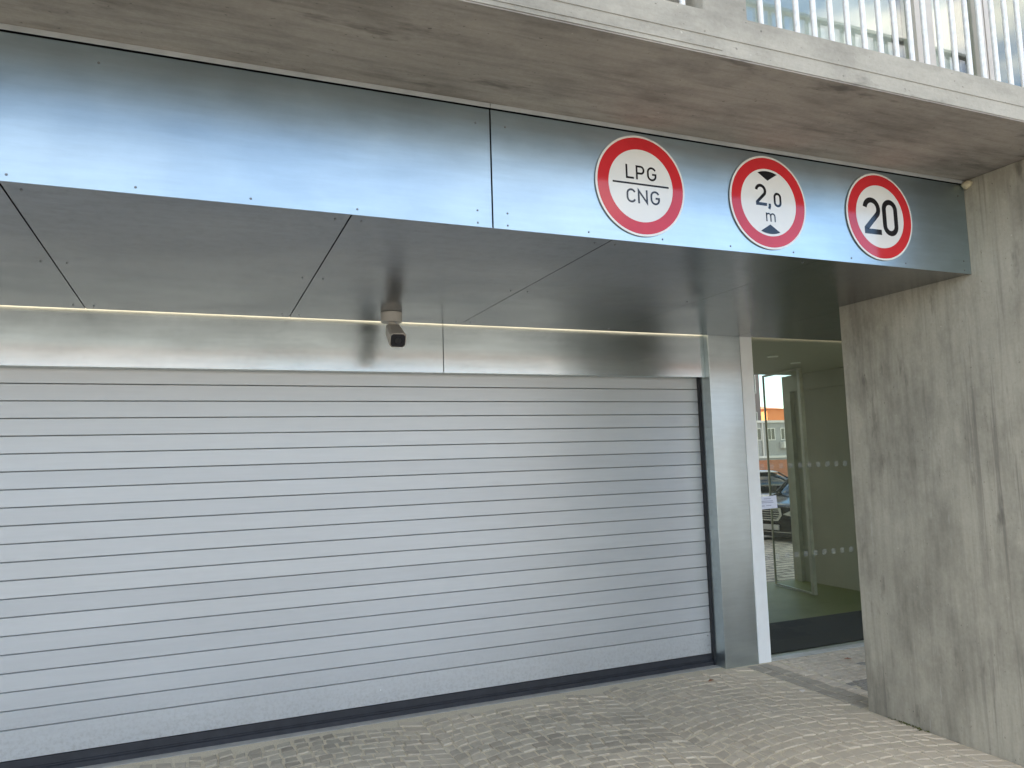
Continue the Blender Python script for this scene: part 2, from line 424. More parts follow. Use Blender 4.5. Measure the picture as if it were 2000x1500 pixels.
bpy.context.view_layer.update()
def inview(q):
    p = world_to_camera_view(scn, cam, Vector((sum(a[0] for a in q)/4, sum(a[1] for a in q)/4, 0)))
    return p.z > 0 and -.01 < p.x < 1.01 and -.01 < p.y < 1.01, p.z
def lay(items, parent, single_name, many_name, limit=300):
    vis = []; rest = []
    for it in items:
        ok, d = inview(it[0]); (vis if ok else rest).append((d, it))
    vis.sort(key=lambda t: t[0]); near = vis[:limit]; rest = rest + vis[limit:]
    for d, (q, kd) in near:
        m_ = MB(); cx_ = sum(p[0] for p in q)/4; cy_ = sum(p[1] for p in q)/4
        sett_geo(m_, [(p[0]-cx_, p[1]-cy_) for p in q])
        o = mesh_obj(single_name, m_, kd+'_o', parent); o.location = (cx_, cy_, 0)
    kinds = sorted({it[1] for _, it in rest})
    for kd in kinds:
        m_ = MB()
        for d, (q, k2) in rest:
            if k2 == kd: sett_geo(m_, q)
        stuff(mesh_obj(many_name, m_, kd+'_s', parent))
lay(setts, pave, 'sett', 'sett_field')
tess = []
ny = int((4.79-.5)/.066)
for i in range(ny):
    y0 = 4.785 - (i+1)*.066
    x = 4.145 + (.03 if i % 2 else 0)
    while x < 7.4:
        wd = random.uniform(.06, .072)
        ix, iy = int((x-4.145)/.40), int(i/5)
        kd = 'tess_dark' if (ix+iy) % 2 == 0 and (ix*7+iy*3) % 5 < 4 and not (ix == 0 and iy == 0) else 'tess_light'
        j_ = lambda: random.uniform(-.003, .003)
        tess.append(([(x+.003+j_(), y0+.003+j_()), (x+wd-.003+j_(), y0+.003+j_()), (x+wd-.003+j_(), y0+.063+j_()), (x+.003+j_(), y0+.063+j_())], kd))
        x += wd
lay(tess, mos, 'mosaic_stone', 'mosaic_stone_field', 280)

# ------------------------------------------------------------------ the building
GY = 2.107; FY = 2.726; K = 1.0141; ZU = 3.034; SZ = 2.52; LY = 4.85
bld = thing('apartment_building', 'concrete apartment building with galvanised metal canopy over the garage door', 'building', (0, 5, 0))
slab = mesh_obj('balcony_slab', MB().box(-9, 13, GY, 7.4, ZU+.006, 3.200), 'conc_edge', bld)
# underside is a separate cast layer, 3 mm below, with the board imprint
mesh_obj('slab_underside', MB().box(-9, 13, GY+.003, 7.38, ZU, ZU+.0055), 'conc_soffit', bld)
# thin formwork ridges along the slab edge
for z, t in ((3.104, .0030), (3.057, .0020)):
    mesh_obj('formwork_ridge', MB().box(-9, 13 if z > 3.09 else 1.75, GY-.0028, GY+.01, z, z+t), 'conc_edge', slab)
mesh_obj('pier', MB().box(1.655*K, 1.852*K, GY+.001, 2.60, 3.19, 5.70), 'conc_edge', bld, bev=.008)
mesh_obj('upper_slab', MB().box(-9, 13, GY, 7.4, 5.70, 5.86), 'conc_edge', bld)
mesh_obj('upper_wall', MB().box(-9, 13, 2.62, 7.45, 5.87, 11), 'conc_edge', bld)
mesh_obj('rear_wing', MB().box(-30, 3.62, 5.35, 26, -1.6, 11.1), 'conc_edge', bld)
mesh_obj('side_wing', MB().box(-30, -9.01, 2.62, 5.34, -.1, 11), 'conc_edge', bld)
# loggia back wall and windows
WY = 2.657
for x0, x1, m_ in ((-9, .30, 'conc_edge'), (1.78, 2.16*K, 'brown'), (4.76*K, 13, 'conc_edge')):
    mesh_obj('loggia_wall', MB().box(x0, x1, WY, WY+.25, 3.201, 5.69), m_, bld)
def window(x0, x1, z0, z1, y, fr=.06, pane_backing=None, gl='glass_win'):
    w_ = MB()
    w_.box(x0, x0+fr, y-.03, y+.05, z0, z1); w_.box(x1-fr, x1, y-.03, y+.05, z0, z1)
    w_.box(x0+fr, x1-fr, y-.03, y+.05, z0, z0+fr); w_.box(x0+fr, x1-fr, y-.03, y+.05, z1-fr, z1)
    o = mesh_obj('window', w_, 'frame', bld)
    mesh_obj('pane', MB().box(x0+fr, x1-fr, y, y+.012, z0+fr, z1-fr), gl, o)
    if pane_backing:
        cu = MB(); n_ = int((x1-x0)/.05); 
        for i in range(n_+1):
            xx = x0+fr+(x1-x0-2*fr)*i/n_
            for z in (z0+fr, z1-fr): cu.v.append((xx, y+.12+(.018 if i % 2 else 0), z))
        for i in range(n_): cu.f.append((2*i, 2*i+2, 2*i+3, 2*i+1))
        mesh_obj('pane_backing', cu, pane_backing, o, smooth=True)  # added sheet behind the pane; the pale ones paint in reflected sky
window(.31, 1.77, 3.205, 5.6, WY, pane_backing='room')
window(2.17*K, 3.475*K, 3.205, 5.6, WY, .075, pane_backing='pane_backing')
window(3.48*K, 3.93*K, 3.205, 5.6, WY, .05, pane_backing='pane_backing')
window(3.94*K, 4.74*K, 3.205, 5.6, WY, .04, pane_backing='room', gl='glass_dim')
mesh_obj('loggia_room', MB().box(.25, 4.8, WY+.4, WY+.45, 3.201, 5.69), 'room', bld)
mesh_obj('lintel_band', MB().box(.3, 4.76, WY+.002, WY+.25, 5.601, 5.69), 'conc_edge', bld)

# free-standing concrete wall
cw = MB().box(3.84, 4.135, GY+.012, 3.645, -.06, ZU-.0005)
wall = mesh_obj('concrete_wall', cw, 'conc_wall', None, bev=.006, base=(3.98, 2.87, 0))
tag(wall, 'bare board-marked concrete wall with vertical drip stains beside the entrance', 'wall')

reflection_block = mesh_obj('concrete_wall', MB().box(6.2, 6.5, GY+.012, 3.645, -.06, ZU-.0005), 'conc_wall', None, bev=.006, base=(6.35, 2.87, 0))  # added out of view to keep street and sky reflections off the glass
tag(reflection_block, 'added unseen concrete wall blocking street reflections in the entrance glass', 'wall')

# canopy cladding: fascia, flashing, soffit
can = thing('metal_canopy', 'galvanised sheet metal canopy carrying the round road signs', 'canopy', (1.5, 3.7, 2.5))
def sheet(name, x0, x1, y0, y1, z0, z1, m_, parent, bev=.0012):
    return mesh_obj(name, MB().box(x0, x1, y0, y1, z0, z1), m_, parent, bev=bev)
def rivet(parent, x, y, z, axis=1, rad=.0046):
    p = (x, y, z); q = (x, y-.0035, z) if axis == 1 else (x, y, z-.0035)
    mesh_obj('rivet', MB().cyl(p, q, rad, rad*.6, 8), 'rivet', parent)
fz0, fz1 = SZ-.002, 3.0105
fas = {}
for x0, x1 in ((-4.6, -1.723), (-1.717, 1.0765), (1.0825, 3.838), (4.14, 6.198)):
    fas[x0] = sheet('fascia_panel', x0, x1, FY, FY+.004, fz0, fz1, 'galv', can)
for x0, xs in ((-1.717, (-1.3, -.93, -.562, -.197, .167, .541)), (1.0825, (1.511, 1.877, 2.244, 2.613, 2.98, 3.35))):
    for x in xs: rivet(fas[x0], x, FY, 2.541)
for x0, x in ((-1.717, 1.016), (1.0825, 1.144), (1.0825, 3.785)):
    for z in (2.535, 2.585, 2.945): rivet(fas[x0], x, FY, z)
rivet(fas[-1.717], -.314, FY, 2.955)
for x0, x1 in ((-4.6, 1.0785), (1.0805, 3.838)):
    sheet('flashing', x0, x1, FY-.009, FY-.005, 3.0145, ZU-.0005, 'flash', can)
sheet('backing', -4.6, 3.838, FY+.03, FY+.05, 2.45+.1, ZU-.0005, 'gap', can, 0)
sj = [-4.0, -2.85, -1.69, -.585, .521, 1.629, 2.787, 3.935, 5.07, 6.198]
sof = []
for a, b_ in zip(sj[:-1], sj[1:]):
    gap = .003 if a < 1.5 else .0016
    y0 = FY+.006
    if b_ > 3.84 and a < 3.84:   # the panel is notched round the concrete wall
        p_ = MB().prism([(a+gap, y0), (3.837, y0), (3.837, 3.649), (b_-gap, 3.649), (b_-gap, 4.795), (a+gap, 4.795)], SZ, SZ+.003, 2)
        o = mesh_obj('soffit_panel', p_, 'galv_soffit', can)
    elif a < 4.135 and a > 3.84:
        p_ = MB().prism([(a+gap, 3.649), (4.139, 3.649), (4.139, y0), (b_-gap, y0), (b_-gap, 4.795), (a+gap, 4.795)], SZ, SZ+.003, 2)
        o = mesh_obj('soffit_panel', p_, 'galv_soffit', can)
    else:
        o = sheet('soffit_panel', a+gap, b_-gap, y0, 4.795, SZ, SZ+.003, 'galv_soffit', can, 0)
    if -1.8 < a < 2.6:
        for xx in (a+.05, b_-.05):
            for yy in (2.80, 3.75, 4.70): rivet(o, xx, yy, SZ, 2, .005)
sheet('cavity', -4.0, 6.95, FY+.06, 4.79, SZ+.03, SZ+.05, 'gap', can, 0)

# garage front: lintel sheets, post
gf = thing('garage_surround', 'galvanised sheet surround with lintel and post framing the roller shutter', 'door frame', (1.5, 4.9, 0))
for a, b_ in ((-4.0, -1.502), (-1.498, 1.5325), (1.5355, 3.6735)):
    mesh_obj('lintel_panel', MB().box(a, b_, LY, LY+.09, 2.196, 2.545), 'galv_lintel', gf, bev=.002)
mesh_obj('post', MB().box(3.674, 3.982, 4.80, 5.06, -.012, 2.56), 'galv_post', gf, bev=.004)
mesh_obj('backing_wall', MB().box(-9, 3.673, 5.07, 5.34, -.1, 3.01), 'room', gf)
mesh_obj('header_board', MB().box(-4, 6.95, LY+.1, LY+.2, 2.58, 3.0), 'gap', gf)
led = mesh_obj('light_strip', MB().box(-4.0, 6.9, 4.812, 4.832, SZ+.014, SZ+.022), 'led', None, base=(1.5, 4.82, SZ))
mesh_obj('leak_shield', MB().box(-4.0, 6.19, 4.796, 4.7985, SZ+.0035, SZ+.0238), 'flash', can)  # added, unseen: stops strip light leaking through the soffit seams
tag(led, 'warm linear light strip hidden in the gap behind the soffit', 'light strip')
mesh_obj('light_channel', MB().box(-4.0, 6.9, 4.797, 4.849, SZ+.024, SZ+.03), 'flash', can)

# roller shutter
sh = thing('roller_shutter', 'closed pale grey roller shutter of horizontal slats over the garage entrance', 'roller shutter', (1.4, 4.95, 0))
pitch = .0985; z = .238; SY = 4.95; SX0, SX1 = -3.9, 3.660
def slat(z0, z1):
    g = .0016; d = .005
    prof = [(SY, z0+g+d*.5), (SY+d, z0+g), (SY+.02, z0+g), (SY+.02, z1-g), (SY+d, z1-g), (SY, z1-g-d*.5)]
    dy = random.uniform(-.0008, .0008)
    b = MB().prism([(y_+dy, z_) for y_, z_ in prof], SX0, SX1, 0)
    return mesh_obj('slat', b, 'shutter', sh)
bot = slat(.077, .238)
while z < 2.25:
    slat(z, z+pitch); z += pitch
mesh_obj('curtain_core', MB().box(SX0, SX1, SY+.018, SY+.024, .08, 2.3), 'core', sh)
rub = mesh_obj('bottom_rail', MB().prism([(SY-.006, .077), (SY+.03, .077), (SY+.03, -.008), (SY-.022, -.008), (SY-.022, .022), (SY-.012, .028), (SY-.012, .034), (SY-.006, .036)], SX0, 3.661, 0), 'rubber', sh)
mesh_obj('guide_rail', MB().box(3.6615, 3.6735, SY-.03, SY+.04, -.008, 2.3), 'guide', sh)
mesh_obj('guide_rail', MB().box(-3.95, -3.903, SY-.03, SY+.04, -.008, 2.3), 'guide', sh)
for z_ in (.215, .14):
    mesh_obj('screw', MB().cyl((3.632, SY, z_), (3.632, SY-.006, z_), .008, .005, 10), 'chrome', sh)
mesh_obj('screw', MB().cyl((1.10, SY, .165), (1.10, SY-.003, .165), .004, .003, 8), 'white_frame', sh)
thr = mesh_obj('concrete_threshold', MB().box(-4, 3.673, 4.862, 5.06, -.08, -.004), 'sill', None, base=(0, 4.9, 0))
struct(thr)

# ------------------------------------------------------------------ glazed entrance and lobby
ge = thing('glass_entrance', 'glazed entrance with white frame post and safety marker squares', 'entrance', (5.3, 4.87, 0))
mesh_obj('frame_post', MB().box(3.984, 4.10, 4.796, 4.93, -.012, 2.556), 'white_frame', ge, bev=.003)
mesh_obj('pane', MB().box(4.101, 6.95, 4.868, 4.878, .003, 2.55), 'glass', ge)
mesh_obj('threshold', MB().box(4.101, 6.95, 4.80, 4.93, -.05, .002), 'sill', ge)
for z_, sz in ((1.485, .042), (.77, .042)):
    x = 4.165
    while x < 6.8:
        mesh_obj('marker', MB().box(x, x+sz, 4.8655, 4.867, z_-sz/2, z_+sz/2), 'marker', ge); x += .098
struct(mesh_obj('lobby_floor', MB().box(3.99, 6.98, 4.931, 7.62, -.06, .0), 'green'))
lob = thing('entrance_lobby', 'dim olive walled lobby behind the entrance glass', 'lobby', (5.5, 6.2, 0))
mesh_obj('ceiling', MB().box(3.99, 7.6, 4.88, 7.42, 2.556, 2.60), 'ceil', lob)
mesh_obj('side_wall', MB().box(6.96, 7.3, 4.88, 7.62, -.06, 2.555), 'plaster', lob)
mesh_obj('wall_band', MB().box(6.935, 6.9595, 4.88, 7.5, 2.35, 2.5545), 'plaster', lob)
mesh_obj('left_wall', MB().box(3.63, 3.98, 5.061, 7.62, -.06, 2.555), 'plaster', lob)
mesh_obj('rear_frame', MB().box(6.90, 6.9595, 7.43, 7.50, .001, 2.349), 'alu', lob)
for x, y_ in ((5.35, 5.96), (6.01, 6.35)):
    d = thing('downlight', 'small round lobby downlight nearer the ' + ('entrance glass' if y_ < 6.2 else 'open door leaf'), 'downlight', (x, y_, 2.556), 'lobby downlights')
    ring = MB(); ring.cyl((x, y_, 2.556), (x, y_, 2.548), .055, .05, 20); mesh_obj('trim_ring', ring, 'white_frame', d)
    mesh_obj('lens', MB().cyl((x, y_, 2.5479), (x, y_, 2.545), .036, .034, 16), 'spot', d)
dm = mesh_obj('doormat', MB().box(4.12, 6.80, 4.935, 5.785, .001, .012), 'mat', None, bev=.003, base=(5.4, 5.3, 0))
tag(dm, 'black entrance mat lying just inside the glass', 'doormat')
# glass door leaf standing open at the rear of the lobby
lf = thing('glass_door', 'open glass door leaf with slim aluminium stiles inside the lobby', 'door', (6.46, 7.42, 0))
def along(p, q, t): return Vector(p).lerp(Vector(q), t)
A, B = Vector((6.46, 7.40, 0)), Vector((6.33, 6.62, 0)); dd = (B-A).normalized(); nn = Vector((-dd.y, dd.x, 0))
def obox(P, Q, th, z0, z1):
    m_ = MB(); h = th/2
    pts = [P+nn*h, Q+nn*h, Q-nn*h, P-nn*h]
    m_.prism([(p.x, p.y) for p in pts], z0, z1, 2); return m_
mesh_obj('stile', obox(A, A+dd*.02, .02, .012, 2.54), 'alu', lf, bev=.003)
mesh_obj('stile', obox(B-dd*.05, B, .045, .012, 2.54), 'alu', lf, bev=.003)
mesh_obj('bottom_rail', obox(A+dd*.02, B-dd*.05, .02, .012, .03), 'alu', lf)
mesh_obj('top_rail', obox(A+dd*.02, B-dd*.05, .03, 2.52, 2.54), 'alu', lf)
mesh_obj('pane', obox(A+dd*.02, B-dd*.05, .01, .03, 2.52), 'glass_leaf', lf)
# notice
nb = thing('paper_notice', 'small white printed notice taped to the entrance glass', 'notice', (4.21, 4.86, 1.15))
pn = MB(); pn.v = [(4.118, 4.862, 1.145), (4.312, 4.862, 1.152), (4.308, 4.862, 1.252), (4.114, 4.862, 1.243), (4.118, 4.8625, 1.145), (4.312, 4.8625, 1.152), (4.308, 4.8625, 1.252), (4.114, 4.8625, 1.243)]
pn.f = [(0, 1, 2, 3), (7, 6, 5, 4), (0, 4, 5, 1), (1, 5, 6, 2), (2, 6, 7, 3), (3, 7, 4, 0)]
mesh_obj('sheet', pn, 'paper', nb)
for z_, a, b_ in ((1.226, 4.18, 4.25), (1.208, 4.155, 4.27), (1.196, 4.15, 4.275), (1.171, 4.15, 4.185), (1.172, 4.20, 4.25)):
    mesh_obj('text_line', MB().box(a, b_, 4.8612, 4.8618, z_, z_+.0045), 'ink', nb)

# ------------------------------------------------------------------ balcony railings
def railing(x0, x1, start, n, label):
    t = thing('balcony_railing', label, 'railing', ((x0+x1)/2, GY+.045, 3.2))
    yb = GY+.05
    for i in range(n):
        x = start+i*.0885*K
        mesh_obj('bar', MB().cyl((x, yb, 3.19), (x, yb, 4.10), .0112, n=12), 'bar', t, smooth=False)
    mesh_obj('handrail', MB().box(x0, x1, yb-.022, yb+.022, 4.095, 4.112), 'bar', t, bev=.002)
railing(1.854*K, 4.8, 1.868*K, 32, 'white galvanised bar railing running right from the concrete pier above the signs')
railing(-2.2, 1.653*K, (1.601-.0885*42)*K, 43, 'white galvanised bar railing ending at the left side of the concrete pier')

# ------------------------------------------------------------------ road signs
def arc(cx, cz, rx, rz, a0, a1, n=14):
    return [(cx+rx*math.cos(R(a0+(a1-a0)*i/n)), cz+rz*math.sin(R(a0+(a1-a0)*i/n))) for i in range(n+1)]
def ribbon(mb_, pts, w_, y, closed=False, th=.0006):
    n = len(pts); P = [Vector(p) for p in pts]; Lf = []; Rt = []
    for i in range(n):
        if closed: a, c = P[i]-P[i-1], P[(i+1) % n]-P[i]
        else:
            a = P[i]-P[i-1] if i > 0 else P[1]-P[0]; c = P[i+1]-P[i] if i < n-1 else a
        a = a.normalized(); c = c.normalized(); na = Vector((-a.y, a.x)); nc = Vector((-c.y, c.x))
        m_ = (na+nc); m_ = m_.normalized() if m_.length > 1e-6 else na
        k = 1/max(.35, m_.dot(na)); Lf.append(P[i]+m_*w_/2*k); Rt.append(P[i]-m_*w_/2*k)
    b = len(mb_.v)
    for yy in (y, y+th):
        for p in Lf: mb_.v.append((p.x, yy, p.y))
        for p in Rt: mb_.v.append((p.x, yy, p.y))
    m2 = 2*n
    for i in range(n if closed else n-1):
        j = (i+1) % n
        mb_.f += [(b+i, b+j, b+n+j, b+n+i), (b+m2+i, b+m2+n+i, b+m2+n+j, b+m2+j), (b+i, b+m2+i, b+m2+j, b+j), (b+n+i, b+n+j, b+m2+n+j, b+m2+n+i)]
    if not closed:
        mb_.f += [(b, b+n, b+m2+n, b+m2), (b+n-1, b+m2+n-1, b+m2+2*n-1, b+2*n-1)]
def glyph(ch, x, z, w_, h, t):
    """stroke paths of a character; box x..x+w_, z..z+h, stroke width t (paths run on stroke centre)"""
    a, b, c, d = x+t/2, x+w_-t/2, z+t/2, z+h-t/2
    mx_, mz = (a+b)/2, (c+d)/2; rx = (b-a)/2
    if ch == 'L': return [([(a, z+h), (a, c), (x+w_, c)], False)]
    if ch == 'P':
        m_ = z+h*.44; rz = (d-m_)/2
        return [([(a, z), (a, d), (b-rz*.9, d)] + arc(b-rz*.9, (d+m_)/2, rz*.9, rz, 90, -90)[1:] + [(a, m_)], False)]
    if ch == 'C':
        return [(arc(mx_, d-rx, rx, rx, 25, 180) + arc(mx_, c+rx, rx, rx, 180, 335), False)]
    if ch == 'G':
        return [(arc(mx_, d-rx, rx, rx, 25, 180) + arc(mx_, c+rx, rx, rx, 180, 360) + [(b, mz-t*.2), (mx_+rx*.1, mz-t*.2)], False)]
    if ch == 'N': return [([(a, z), (a, d-.001), (b, c+.001), (b, z+h)], False)]
    if ch == '0': return [(arc(mx_, d-rx, rx, rx, 0, 180) + arc(mx_, c+rx, rx, rx, 180, 360), True)]
    if ch == '2':
        return [(arc(mx_, d-rx, rx, rx, 172, -32, 20) + [(a+t*.1, c+t*.55), (a+t*.1, c), (x+w_, c)], False)]
    if ch == 'm':
        r_ = (b-a)/4
        return [([(a, z), (a, z+h)], False), ([(a, d-r_)] + arc(a+r_, d-r_, r_, r_, 180, 0, 8)[1:] + [(a+2*r_, z)], False),
                ([(a+2*r_, d-r_)] + arc(a+3*r_, d-r_, r_, r_, 180, 0, 8)[1:] + [(b, z)], False)]
    if ch == ',': return [([(mx_+.001, z+h), (mx_+.001, z+h*.5), (mx_-.004, z)], False)]
def disc(r_, y0, y1, n=72):
    return [(r_*math.cos(2*math.pi*i/n), r_*math.sin(2*math.pi*i/n)) for i in range(n)]
def ring(r0_, r1_, y0, y1, n=72):
    m_ = MB()
    for yy in (y0, y1):
        for rd in (r0_, r1_):
            for i in range(n):
                t = 2*math.pi*i/n; m_.v.append((rd*math.cos(t), yy, rd*math.sin(t)))
    for i in range(n):
        j = (i+1) % n
        m_.f += [(i, j, n+j, n+i), (2*n+i, 3*n+i, 3*n+j, 2*n+j), (i, 2*n+i, 2*n+j, j), (n+i, n+j, 3*n+j, 3*n+i)]
    return m_
def sign(name, label, cx, cz, chars, extra=None, inner=.163):
    yf = FY-.008
    t = thing(name, label, 'road sign', (cx, yf, cz))
    sh_ = lambda m_: (setattr(m_, 'v', [(v[0]+cx, v[1]+yf, v[2]+cz) for v in m_.v]), m_)[1]
    mesh_obj('plate', sh_(MB().prism(disc(.226, 0, 0), 0, .003, 1)), 'sign_white', t, bev=.0008)
    mesh_obj('red_ring', sh_(ring(inner, .2165, -.0006, .0006)), 'sign_red', t)
    for x, z_ in ((-.12, 0), (.12, 0)):
        mesh_obj('bracket', MB().box(cx+x-.02, cx+x+.02, yf+.003, FY-.0005, cz-.12, cz+.12), 'galv', t)
    for ch, x, z_, w_, h, st in chars:
        m_ = MB()
        for pts, cl in glyph(ch, x, z_, w_, h, st): ribbon(m_, pts, st, -.0007, cl)
        mesh_obj('character', sh_(m_), 'sign_black', t)
    for poly in (extra or []):
        mesh_obj('symbol', sh_(MB().prism(poly, -.0007, .0003, 1)), 'sign_black', t)
S1 = .0088
sign('gas_vehicle_sign', 'round red-ringed sign reading LPG over CNG', 1.775, 2.769,
     [('L', -.075, .027, .040, .063, S1), ('P', -.024, .027, .044, .063, S1), ('G', .033, .027, .048, .063, S1),
      ('C', -.076, -.080, .048, .063, S1), ('N', -.019, -.080, .050, .063, S1), ('G', .045, -.080, .048, .063, S1)],
     [[(-.142, .002), (.142, .002), (.142, .0102), (-.142, .0102)]])
up = arc(0, 0, .152, .152, 68, 112, 10)
sign('height_limit_sign', 'round red-ringed sign reading 2,0 m between two black triangles', 2.476, 2.768,
     [('2', -.078, -.018, .066, .104, .0145), (',', -.006, -.031, .02, .026, .0135), ('0', .030, -.018, .046, .071, .0115), ('m', -.022, -.092, .056, .042, .0068)],
     [[(0, .106)] + up, [(0, -.106)] + [(x, -z_) for x, z_ in up]])
sign('speed_limit_sign', 'round red-ringed sign reading a bold black 20', 3.188, 2.769,
     [('2', -.115, -.095, .118, .190, .027), ('0', .016, -.095, .106, .190, .027)])

# ------------------------------------------------------------------ CCTV camera
cc = thing('security_camera', 'white bullet security camera with black lens hanging from the soffit', 'camera', (1.095, 4.50, SZ))
mesh_obj('mount', MB().cyl((1.095, 4.50, SZ-.0005), (1.095, 4.50, SZ-.062), .066, .064, 28), 'cctv', cc, bev=.004)
mesh_obj('arm', MB().cyl((1.095, 4.50, SZ-.06), (1.10, 4.49, SZ-.10), .022, .02, 14), 'cctv', cc)
fwd = (Vector((1.092, 4.335, 2.322))-Vector((1.103, 4.50, 2.412))).normalized(); side = fwd.cross(Vector((0, 0, 1))).normalized(); upv = side.cross(fwd)
def bodybox(c0, c1, hw0, hh0, hw1, hh1, rnd=.3):
    m_ = MB(); n = 0
    for c_, hw, hh in ((c0, hw0, hh0), (c1, hw1, hh1)):
        for (a, b_) in ((1, 1-rnd), (1-rnd, 1), (-1+rnd, 1), (-1, 1-rnd), (-1, -1+rnd), (-1+rnd, -1), (1-rnd, -1), (1, -1+rnd)):
            m_.v.append(tuple(c_ + side*hw*a + upv*hh*b_))
    for i in range(8):
        j = (i+1) % 8; m_.f.append((i, j, 8+j, 8+i))
    m_.f += [tuple(range(7, -1, -1)), tuple(range(8, 16))]
    return m_
c1 = Vector((1.092, 4.335, 2.322)); c0 = c1-fwd*.19
mesh_obj('body', bodybox(c0, c1, .044, .040, .049, .045), 'cctv', cc, bev=.003)
mesh_obj('lens_cover', bodybox(c1-fwd*.004, c1+fwd*.006, .043, .039, .043, .039), 'lens', cc, bev=.002)
mesh_obj('lens_ring', MB().cyl(c1+fwd*.006, c1+fwd*.009, .019, .017, 18), 'guide', cc)

# ------------------------------------------------------------------ small things
def lump(name, c, rad, m_, label, cat, squash=(1, 1, 1), seed=1, sub=2):
    rnd = random.Random(seed); bm = bmesh.new(); bmesh.ops.create_icosphere(bm, subdivisions=sub, radius=1)
    for v in bm.verts:
        k = rad*rnd.uniform(.72, 1.15); v.co = Vector((v.co.x*k*squash[0], v.co.y*k*squash[1], v.co.z*k*squash[2]))
    for fc in bm.faces: fc.smooth = True
    me = bpy.data.meshes.new(name); bm.to_mesh(me); bm.free(); me.materials.append(M[m_])
    o = bpy.data.objects.new(name, me); o.location = c; C.objects.link(o); tag(o, label, cat); return o
lump('expanding_foam', (3.828, 2.70, 3.002), .024, 'foam', 'yellowish lump of expanding foam in the corner of canopy and wall', 'foam', (.9, 1.3, 1), 4)
def flake(name, x, y, pts, m_, label, cat, rz, lift=.012):
    b = MB(); n = len(pts); c_, s_ = math.cos(rz), math.sin(rz)
    for zz in (.006, .0075):
        for i, (a, d) in enumerate(pts): b.v.append((x+a*c_-d*s_, y+a*s_+d*c_, zz+(lift if i % 2 else 0)))
    b.f = [tuple(range(n)), tuple(range(2*n-1, n-1, -1))] + [((i+1) % n, i, n+i, n+(i+1) % n) for i in range(n)]
    tag(mesh_obj(name, b, m_, None, base=(x, y, 0)), label, cat)
flake('paper_scrap', 3.735, 4.09, [(-.02, -.012), (.018, -.016), (.026, .01), (-.004, .02)], 'scrap', 'small pale scrap lying on the cobbles near the entrance', 'litter', .4)
flake('dry_leaf', 3.37, 4.58, [(-.03, 0), (0, -.012), (.032, .002), (.004, .014)], 'leaf', 'small brown leaf on the cobbles below the shutter', 'leaf', .2, .006)
flake('dry_leaf', 4.62, 4.55, [(-.026, 0), (0, -.012), (.03, .004), (.002, .012)], 'leaf', 'small brown leaf on the mosaic paving by the entrance', 'leaf', -.5, .006)
mbm = MB(); rnd = random.Random(5)
for i in range(70):
    y_ = rnd.gauss(3.33, .06); x = 3.838-abs(rnd.gauss(0, .018)); h = rnd.uniform(.004, .009); a = rnd.uniform(0, 6.28); wv = .008
    b = len(mbm.v); dx, dy = math.cos(a)*wv, math.sin(a)*wv
    mbm.v += [(x-dx, y_-dy, .0), (x+dx, y_+dy, .0), (x+dx*.3-dy*.6, y_+dx*.6, h)]; mbm.f.append((b, b+1, b+2))
stuff(tag(mesh_obj('moss_tuft', mbm, 'moss'), 'yellow green moss growing at the foot of the concrete wall', 'moss'))

